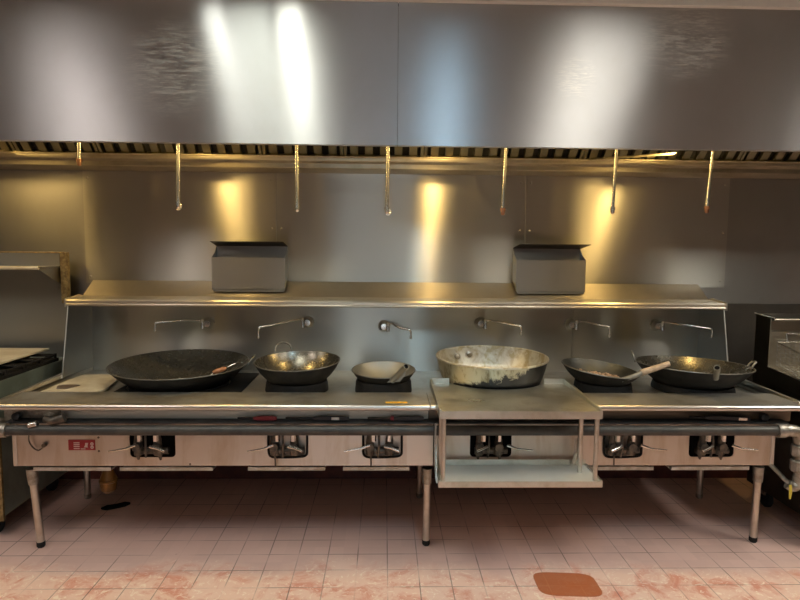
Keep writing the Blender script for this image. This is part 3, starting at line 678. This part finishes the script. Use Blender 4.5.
# yellow tag on the front ledge
yt = obj('paper_tag', box(B(), .012, .124, 3.012, 3.034, .8062, .8085), M_YELLOW, smooth=False); tag(yt, 'small bright yellow tag with black specks lying on the front ledge', 'tag')
bm = B()
for (a, b) in ((.022, .026), (.030, .036), (.042, .050), (.056, .059), (.064, .074), (.08, .083), (.088, .10)): box(bm, a, b, 3.02, 3.024, .8085, .8090)
obj('black_print', bm, M_BLKPL, yt, smooth=False)

# gas lighters lying in the trough
def lighter(name, label, x0, x1, hx, hmat, tipmat, ang=0, z=.712):
    t = thing(name, label, 'gas lighter', (x0, 3.03, z), 'gas lighters lying in the trough')
    T = Matrix.Translation((x0, 3.028, z+.011)) @ Matrix.Rotation(R_(ang), 4, 'Y')
    L_ = x1-x0
    bm = tube(B(), [T @ Vector((0, 0, 0)), T @ Vector((hx-x0+.01, 0, 0))], .0055, 10); obj('barrel', bm, tipmat, t)
    bm = B(); h0 = hx-x0
    prism(bm, [(h0, -.006), (h0+.02, -.011), (L_-.02, -.011), (L_, -.008), (L_, .007), (L_-.02, .011), (h0+.04, .012), (h0, .006)], -.009, .009, 'y')
    bmesh.ops.transform(bm, matrix=T, verts=bm.verts[:]); obj('grip', bm, hmat, t, smooth=False, bevel=.003)
    return t, T
lighter('gas_lighter', 'dark red gas lighter lying in the trough below the deep wok', -.745, -.545, -.665, M_REDPL, M_BLKPL)
t, T = lighter('gas_lighter', 'long black gas lighter with a pale label in the trough, left of the yellow tag', -.50, -.175, -.36, M_BLKPL, M_BLKPL)
bm = box(B(), .235, .275, -.0105, -.0095, -.007, .007); bmesh.ops.transform(bm, matrix=T, verts=bm.verts[:]); obj('lighter_label', bm, M_TRAY, t, smooth=False)
t, T = lighter('gas_lighter', 'slim black gas lighter with a red collar in the trough beneath the yellow tag', -.08, .21, .05, M_BLKPL, M_FITTING)
bm = box(B(), .118, .135, -.011, .011, -.008, .0125); bmesh.ops.transform(bm, matrix=T, verts=bm.verts[:]); obj('red_collar', bm, M_REDPL, t, smooth=False)
t, T = lighter('gas_lighter', 'black gas lighter with a silver tip in the trough below the rightmost wok', 1.60, 1.92, 1.68, M_BLKPL, M_BLKPL, 2, .722)
bm = box(B(), .255, .30, -.0115, -.009, -.007, .006); bmesh.ops.transform(bm, matrix=T, verts=bm.verts[:]); obj('silver_tip', bm, M_CHROME, t, smooth=False)

# wall faucets: escutcheon point, elbow point, spout tip
FA = [((-1.158, 1.091), (-1.38, 3.83, 1.118), (-1.443, 3.80, 1.067), 'wall faucet above the huge wide wok, swung to the left'),
      ((-.504, 1.101), (-.735, 3.78, 1.10), (-.785, 3.75, 1.033), 'wall faucet above the deep wok with the ring handle, swung to the left'),
      ((.002, 1.077), (.12, 3.86, 1.075), (.176, 3.85, 1.018), 'wall faucet with a short arm above the smallest wok'),
      ((.645, 1.10), (.83, 3.82, 1.11), (.882, 3.80, 1.053), 'wall faucet above the silver basin'),
      ((1.254, 1.097), (1.41, 3.82, 1.11), (1.455, 3.80, 1.043), 'wall faucet above the tilted wok holding food scraps'),
      ((1.833, 1.093), (2.07, 3.80, 1.10), (2.115, 3.78, 1.049), 'wall faucet nearest the right end of the backsplash')]
for (e, k, tip, lab) in FA:
    x, z = e; t = thing('wall_faucet', lab, 'faucet', (x, 3.985, z), 'wall faucets on the backsplash')
    obj('escutcheon', lathe(B(), [(0, 0), (.040, 0), (.040, .006), (.028, .022), (.022, .040), (.02, .055), (0, .056)], (x, 3.984, z), 28, Matrix.Rotation(R_(90), 3, 'X')), M_CHROME, t)
    sx_ = 1 if k[0] > x else -1; bx = x+sx_*.026*(-1 if False else 1)
    obj('valve_stem', tube(B(), [(bx, 3.925, z-.03), (bx, 3.925, z+.028), (bx, 3.925, z+.034)], [.013, .013, .009], 16), M_CHROME, t)
    obj('spout_arm', tube(B(), smooth_path([(bx, 3.925, z+.020), (bx+sx_*.03, 3.92, z+.024), (k[0]*.5+bx*.5, k[1]*.5+3.92*.5, (k[2]+z+.024)/2+.004), (k[0], k[1], k[2]), (tip[0]*.8+k[0]*.2, tip[1], k[2]-.004), (tip[0], tip[1], tip[2]+.035), tip], 6), .0065, 12), M_CHROME, t)
    obj('aerator', tube(B(), [(tip[0], tip[1], tip[2]+.012), (tip[0], tip[1], tip[2]-.008)], .0095, 12), M_CHROME, t)

# steel boxes on the wall above the shelf
def wallbox(x0, x1, lab, skew, z0):
    t = thing('steel_box', lab, 'steel box', ((x0+x1)/2, 3.98, z0), 'steel boxes mounted above the shelf')
    yf, yb = 3.925, 4.048; zf = z0+.222; zb = z0+.296
    obj('front_plate', box(B(), x0, x1, yf, yf+.003, z0+.012, zf), M_BOX, t, smooth=False)
    obj('bottom_plate', prism(B(), [(yf, z0+.012), (yf+.03, z0+.028), (yb, z0+.085), (yb, z0+.089), (yf+.03, z0+.032), (yf, z0+.016)], x0, x1), M_BOX, t, smooth=False)
    obj('back_plate', box(B(), x0, x1, yb-.003, yb, z0+.09, zb), M_BOX, t, smooth=False)
    for x in (x0, x1-.002): obj('side_plate', prism(B(), [(yf+.003, z0+.02), (yb-.003, z0+.09), (yb-.003, zb), (yb-.05, zf+.03), (yf+.003, zf)], x, x+.002), M_BOX, t, smooth=False)
    bm = B()
    fz = zb+.028
    v = [bm.verts.new(p) for p in [(x0+skew[0], yf+.005, fz), (x1+skew[1], yf+.005, fz), (x1, yb, zb), (x0, yb, zb),
                                   (x0+skew[0], yf+.005, fz+.003), (x1+skew[1], yf+.005, fz+.003), (x1, yb, zb+.003), (x0, yb, zb+.003)]]
    for f in ((0,1,2,3), (4,7,6,5), (0,4,5,1), (1,5,6,2), (2,6,7,3), (3,7,4,0)): bm.faces.new([v[i] for i in f])
    obj('lid', bm, M_LID, t, smooth=False)
    obj('bottom_channel', box(B(), x0+.008, x1-.006, yf+.002, yf+.005, z0, z0+.014), M_BOX, t, smooth=False)
wallbox(-1.118, -.645, 'steel box with tilted open lid on the shelf, above the faucet of the deep wok', (-.01, -.01), 1.304)
wallbox(.870, 1.330, 'steel box with tilted open lid on the shelf, right of the silver basin\'s faucet', (.02, .03), 1.304)

# ------------------------------------------------------------------ small steel side table hooked onto the range
TX0, TX1, TY0, TY1, TZ = .268, 1.055, 2.80, 3.40, .822
tb = thing('side_table', 'small two-tier stainless steel table hooked onto the front of the range', 'side table', (.66, 3.1, .46))
bm = B()
arc = [(.655+.312*math.cos(a), 3.56+.312*math.sin(a)) for a in [R_(205+k*(130/24)) for k in range(25)]]
arc = [p for p in arc if p[1] < TY1]
poly = [(TX0, TY0), (TX1, TY0), (TX1, TY1), (arc[-1][0], TY1)]+arc[::-1]+[(arc[0][0], TY1), (TX0, TY1)]
prism(bm, poly, TZ-.006, TZ, 'z')
obj('table_top', bm, M_TABLE, tb, smooth=False)
obj('front_edge', box(B(), TX0, TX1, TY0-.004, TY0, TZ-.036, TZ+.002), M_TABLE, tb, smooth=False, bevel=.001)
for x in (TX0, TX1-.012): obj('side_edge', prism(B(), [(TY0, TZ-.034), (TY0, TZ+.010), (TY1, TZ+.030), (TY1, TZ-.012), (2.955, TZ-.013), (2.945, TZ-.034)], x, x+.012), M_TABLE, tb, smooth=False)
obj('back_tab', box(B(), TX0+.012, .380, TY1-.006, TY1, TZ, TZ+.03), M_TABLE, tb, smooth=False)
obj('back_tab', box(B(), .930, TX1-.012, TY1-.006, TY1, TZ, TZ+.03), M_TABLE, tb, smooth=False)
LY1 = 2.925
sh = obj('lower_shelf', box(B(), TX0+.01, TX1+.006, TY0, LY1+.1, .468, .474), M_LOWER, tb, smooth=False)
obj('shelf_front_edge', box(B(), TX0, TX1+.012, TY0-.004, TY0, .448, .478), M_TABLE, sh, smooth=False, bevel=.001)
obj('shelf_back_edge', box(B(), TX0+.01, TX1+.006, LY1+.1, LY1+.104, .468, .505), M_TABLE, sh, smooth=False)
for x in (TX0, TX1+.002): obj('shelf_side_edge', box(B(), x, x+.01, TY0, LY1+.1, .455, .482), M_TABLE, sh, smooth=False)
for (x, y) in ((TX0+.024, TY0+.02), (TX1-.018, TY0+.02), (TX0+.02, LY1-.02), (.996, LY1+.003)):
    obj('leg', tube(B(), [(x, y, TZ-.006), (x, y, .474)], .0115, 16), M_LEG, tb)
obj('hook_strap', prism(B(), [(2.84, .455), (2.90, .46), (2.954, .58), (2.952, .72), (2.94, .72), (2.936, .61)], TX0-.008, TX0), M_GALV, tb, smooth=False)
obj('hook_strap', prism(B(), [(2.955, .64), (2.945, .64), (2.945, .565), (2.985, .50), (3.02, .48), (3.02, .495), (2.99, .515), (2.958, .57)], TX1-.08, TX1-.065), M_LEG, tb, smooth=False)

# ------------------------------------------------------------------ left cooker
lc = thing('gas_cooker', 'grey-green sided gas cooker with a high back shelf, left of the wok range', 'gas cooker', (-2.6, 3.6, 0))
LX0, LX1 = -3.0, -2.06
obj('cooker_body', box(B(), LX0, LX1, 3.21, 3.97, .12, .865), M_GREEN, lc, smooth=False, bevel=.004)
obj('front_trim', box(B(), LX0, LX1+.004, 3.195, 3.21, .10, .60), M_RUSTY, lc, smooth=False)
obj('griddle_plate', prism(B(), [(3.1, .932), (3.1, .942), (3.84, .942), (3.84, .932)], LX0, LX1-.07), M_CREAM, lc, smooth=False)
obj('griddle_base', box(B(), LX0, LX1-.17, 3.12, 3.80, .866, .932), M_GREEN, lc, smooth=False)
bm = B()
for j in range(4):
    y0 = 3.14+j*.17
    tube(bm, [(LX1-.15, y0, .905), (LX1-.01, y0, .905)], .008, 8); tube(bm, [(LX1-.15, y0+.15, .905), (LX1-.01, y0+.15, .905)], .008, 8)
    tube(bm, [(LX1-.15, y0, .905), (LX1-.15, y0+.15, .905)], .008, 8); tube(bm, [(LX1-.012, y0, .905), (LX1-.012, y0+.15, .905)], .008, 8)
    tube(bm, [(LX1-.15, y0+.075, .915), (LX1-.012, y0+.075, .915)], .008, 8)
    for yy in (y0, y0+.15): tube(bm, [(LX1-.012, yy, .915), (LX1-.012, yy, .868)], .008, 8)
obj('grate', bm, M_IRON, lc)
obj('grate_tray', box(B(), LX1-.165, LX1-.002, 3.12, 3.82, .866, .885), M_IRON, lc, smooth=False)
obj('back_guard', box(B(), LX0, LX1, 3.95, 3.97, .866, 1.50), M_BOX, lc, smooth=False)
hs = obj('high_shelf', box(B(), LX0, LX1-.03, 3.69, 3.95, 1.455, 1.462), M_BOX, lc, smooth=False)
obj('shelf_edge', tube(B(), [(LX0, 3.69, 1.457), (LX1-.03, 3.69, 1.457)], .011, 10), M_CREAM, hs)
obj('shelf_riser', box(B(), LX0, LX1-.03, 3.93, 3.94, 1.462, 1.545), M_BOX, hs, smooth=False)
obj('riser_edge', tube(B(), [(LX0, 3.935, 1.548), (LX1, 3.935, 1.548)], .005, 8), M_RUSTY, hs)
obj('shelf_bracket', prism(B(), [(3.70, 1.45), (3.95, 1.45), (3.95, 1.34)], LX1-.04, LX1-.034), M_BOX, hs, smooth=False)
obj('back_post', box(B(), LX1-.03, LX1+.01, 3.93, 3.975, 1.22, 1.55), M_RUSTY, lc, smooth=False, bevel=.003)
for (x, y) in ((LX1-.08, 3.27), (LX1-.10, 3.86), (LX0+.1, 3.27), (LX0+.1, 3.86)):
    cs = obj('caster', lathe(B(), [(0, -.018), (.045, -.018), (.05, -.012), (.05, .012), (.045, .018), (0, .018)], (x, y, .05), 24, Matrix.Rotation(R_(90), 3, 'Y')), M_RUBBER, lc)
    obj('caster_fork', box(B(), x-.028, x+.028, y-.02, y+.02, .075, .122), M_RUSTY, cs, smooth=False)

# ------------------------------------------------------------------ right fryer
fr = thing('deep_fryer', 'dark deep fryer standing right of the wok range', 'deep fryer', (2.75, 3.5, 0))
FX0, FX1 = 2.335, 3.05
M_FRY = steel('dark fryer steel', (.13, .12, .10), .40, .4, smudge=.1, dirt=.5, dirtcol=(.05, .04, .03))
M_FRYIN = steel('fryer inside steel', (.40, .36, .29), .38, .4, smudge=.1, dirt=.4, dirtcol=(.15, .12, .08))
obj('fryer_body', box(B(), FX0, FX1, 3.0, 3.68, .13, .80), M_FRY, fr, smooth=False, bevel=.004)
obj('side_wall', prism(B(), [(3.0, .80), (3.0, .86), (3.54, .895), (3.54, 1.197), (3.68, 1.205), (3.68, .80)], FX0, FX0+.008), M_FRY, fr, smooth=False)
obj('rim_bead', tube(B(), [(FX0+.004, 3.0, .86), (FX0+.004, 3.54, .897)], .0055, 8), M_CHROME, fr)
obj('rim_bead', tube(B(), [(FX0+.004, 3.54, .897), (FX0+.004, 3.54, 1.197)], .003, 8), M_FRYIN, fr)
obj('rim_bead', tube(B(), [(FX0+.004, 3.50, 1.197), (FX0+.004, 3.70, 1.207)], .005, 8), M_CHROME, fr)
obj('flue_cover', box(B(), FX0+.008, FX1, 3.60, 3.68, .80, 1.17), M_FRYIN, fr, smooth=False)
obj('flue_cap', prism(B(), [(3.52, 1.185), (3.52, 1.20), (3.68, 1.208), (3.68, 1.193)], FX0+.008, FX1), M_FRY, fr, smooth=False)
obj('cap_bead', tube(B(), [(FX0+.008, 3.52, 1.188), (FX1, 3.52, 1.188)], .006, 8), M_FRYIN, fr)
obj('tank', box(B(), FX0+.008, FX1, 3.02, 3.59, .80, .82), M_FRYIN, fr, smooth=False)
obj('basket_hanger', box(B(), FX0+.008, FX1-.05, 3.58, 3.598, 1.08, 1.11), M_FRYIN, fr, smooth=False)
for (x, y) in ((FX0+.07, 3.08), (FX0+.07, 3.58), (FX1-.07, 3.08), (FX1-.07, 3.58)):
    cs = obj('caster', lathe(B(), [(0, -.016), (.05, -.016), (.055, -.01), (.055, .01), (.05, .016), (0, .016)], (x, y, .055), 24, Matrix.Rotation(R_(90), 3, 'Y')), M_RUBBER, fr)
    obj('caster_fork', box(B(), x-.026, x+.026, y-.02, y+.02, .08, .135), M_GALV, cs, smooth=False)
def basket(x0, lab):
    t = thing('fry_basket', lab, 'fry basket', (x0+.1, 3.45, .93), 'wire fry baskets')
    x1, y0, y1, z0, z1 = x0+.22, 3.24, 3.56, .905, 1.045
    bm = B(); w = .0018
    sh_ = lambda y: -(3.56-y)*.18
    n = 12
    for i in range(n+1):
        y = y0+(y1-y0)*i/n; tube(bm, [(x0, y, z1+sh_(y)), (x0+.01, y, z0+sh_(y)), (x1-.01, y, z0+sh_(y)), (x1, y, z1+sh_(y))], w, 4, cap=False)
    for i in range(9):
        x = x0+(x1-x0)*i/8; tube(bm, [(x, y0, z1+sh_(y0)), (x, y0, z0+sh_(y0)), (x, y1, z0+sh_(y1)), (x, y1, z1+sh_(y1))], w, 4, cap=False)
    for i in range(7):
        z = z0+(z1-z0)*i/6; tube(bm, [(x0, y0, z+sh_(y0)), (x0, y1, z), (x1, y1, z), (x1, y0, z+sh_(y0))], w, 4, closed=True)
    obj('wire_mesh', bm, M_GALV, t)
    obj('basket_rim', tube(B(), [(x0, y0, z1+sh_(y0)), (x0, y1, z1), (x1, y1, z1), (x1, y0, z1+sh_(y0))], .0045, 8, closed=True), M_CHROME, t)
    obj('hook', tube(B(), [(x0+.06, y1, z1), (x0+.06, y1+.012, z1+.05), (x0+.15, y1+.012, z1+.05), (x0+.15, y1, z1)], .004, 8), M_CHROME, t)
    obj('basket_handle', tube(B(), smooth_path([(x0+.09, y0, z1+sh_(y0)), (x0+.1, y0-.12, z1+.0), (x0+.11, y0-.3, z1+.03)], 4), .006, 8), M_CHROME, t)
basket(2.40, 'wire fry basket in the fryer, the one next to its left wall')
basket(2.70, 'wire fry basket in the fryer, the one farther from the wok range')

# ------------------------------------------------------------------ floor things
bm = B(); a_, b_ = .148, .112; n = 48; pts = []
for k in range(n):
    a = 2*math.pi*k/n; ca, sa = math.cos(a), math.sin(a); e = 2/4.6
    pts.append((.885+a_*math.copysign(abs(ca)**e, ca)+.03*(-1 if sa > 0 else 1)*0-.0, 2.722+b_*math.copysign(abs(sa)**e, sa)*.9-.07*a_*math.copysign(abs(ca)**e, ca)))
wp = obj('wet_patch', prism(bm, pts, .0004, .0016, 'z'), M_PATCH, smooth=False); tag(wp, 'orange-brown wet rounded patch on the floor tiles', 'wet patch')
bm = B()
pts = [(-1.71, 3.56), (-1.67, 3.545), (-1.62, 3.57), (-1.575, 3.60), (-1.56, 3.64), (-1.60, 3.65), (-1.64, 3.62), (-1.69, 3.60)]
prism(bm, pts, .0, .014, 'z'); rg = obj('rag_scrap', bm, M_DARK, bevel=.006); tag(rg, 'small black scrap lying on the floor under the range', 'scrap')
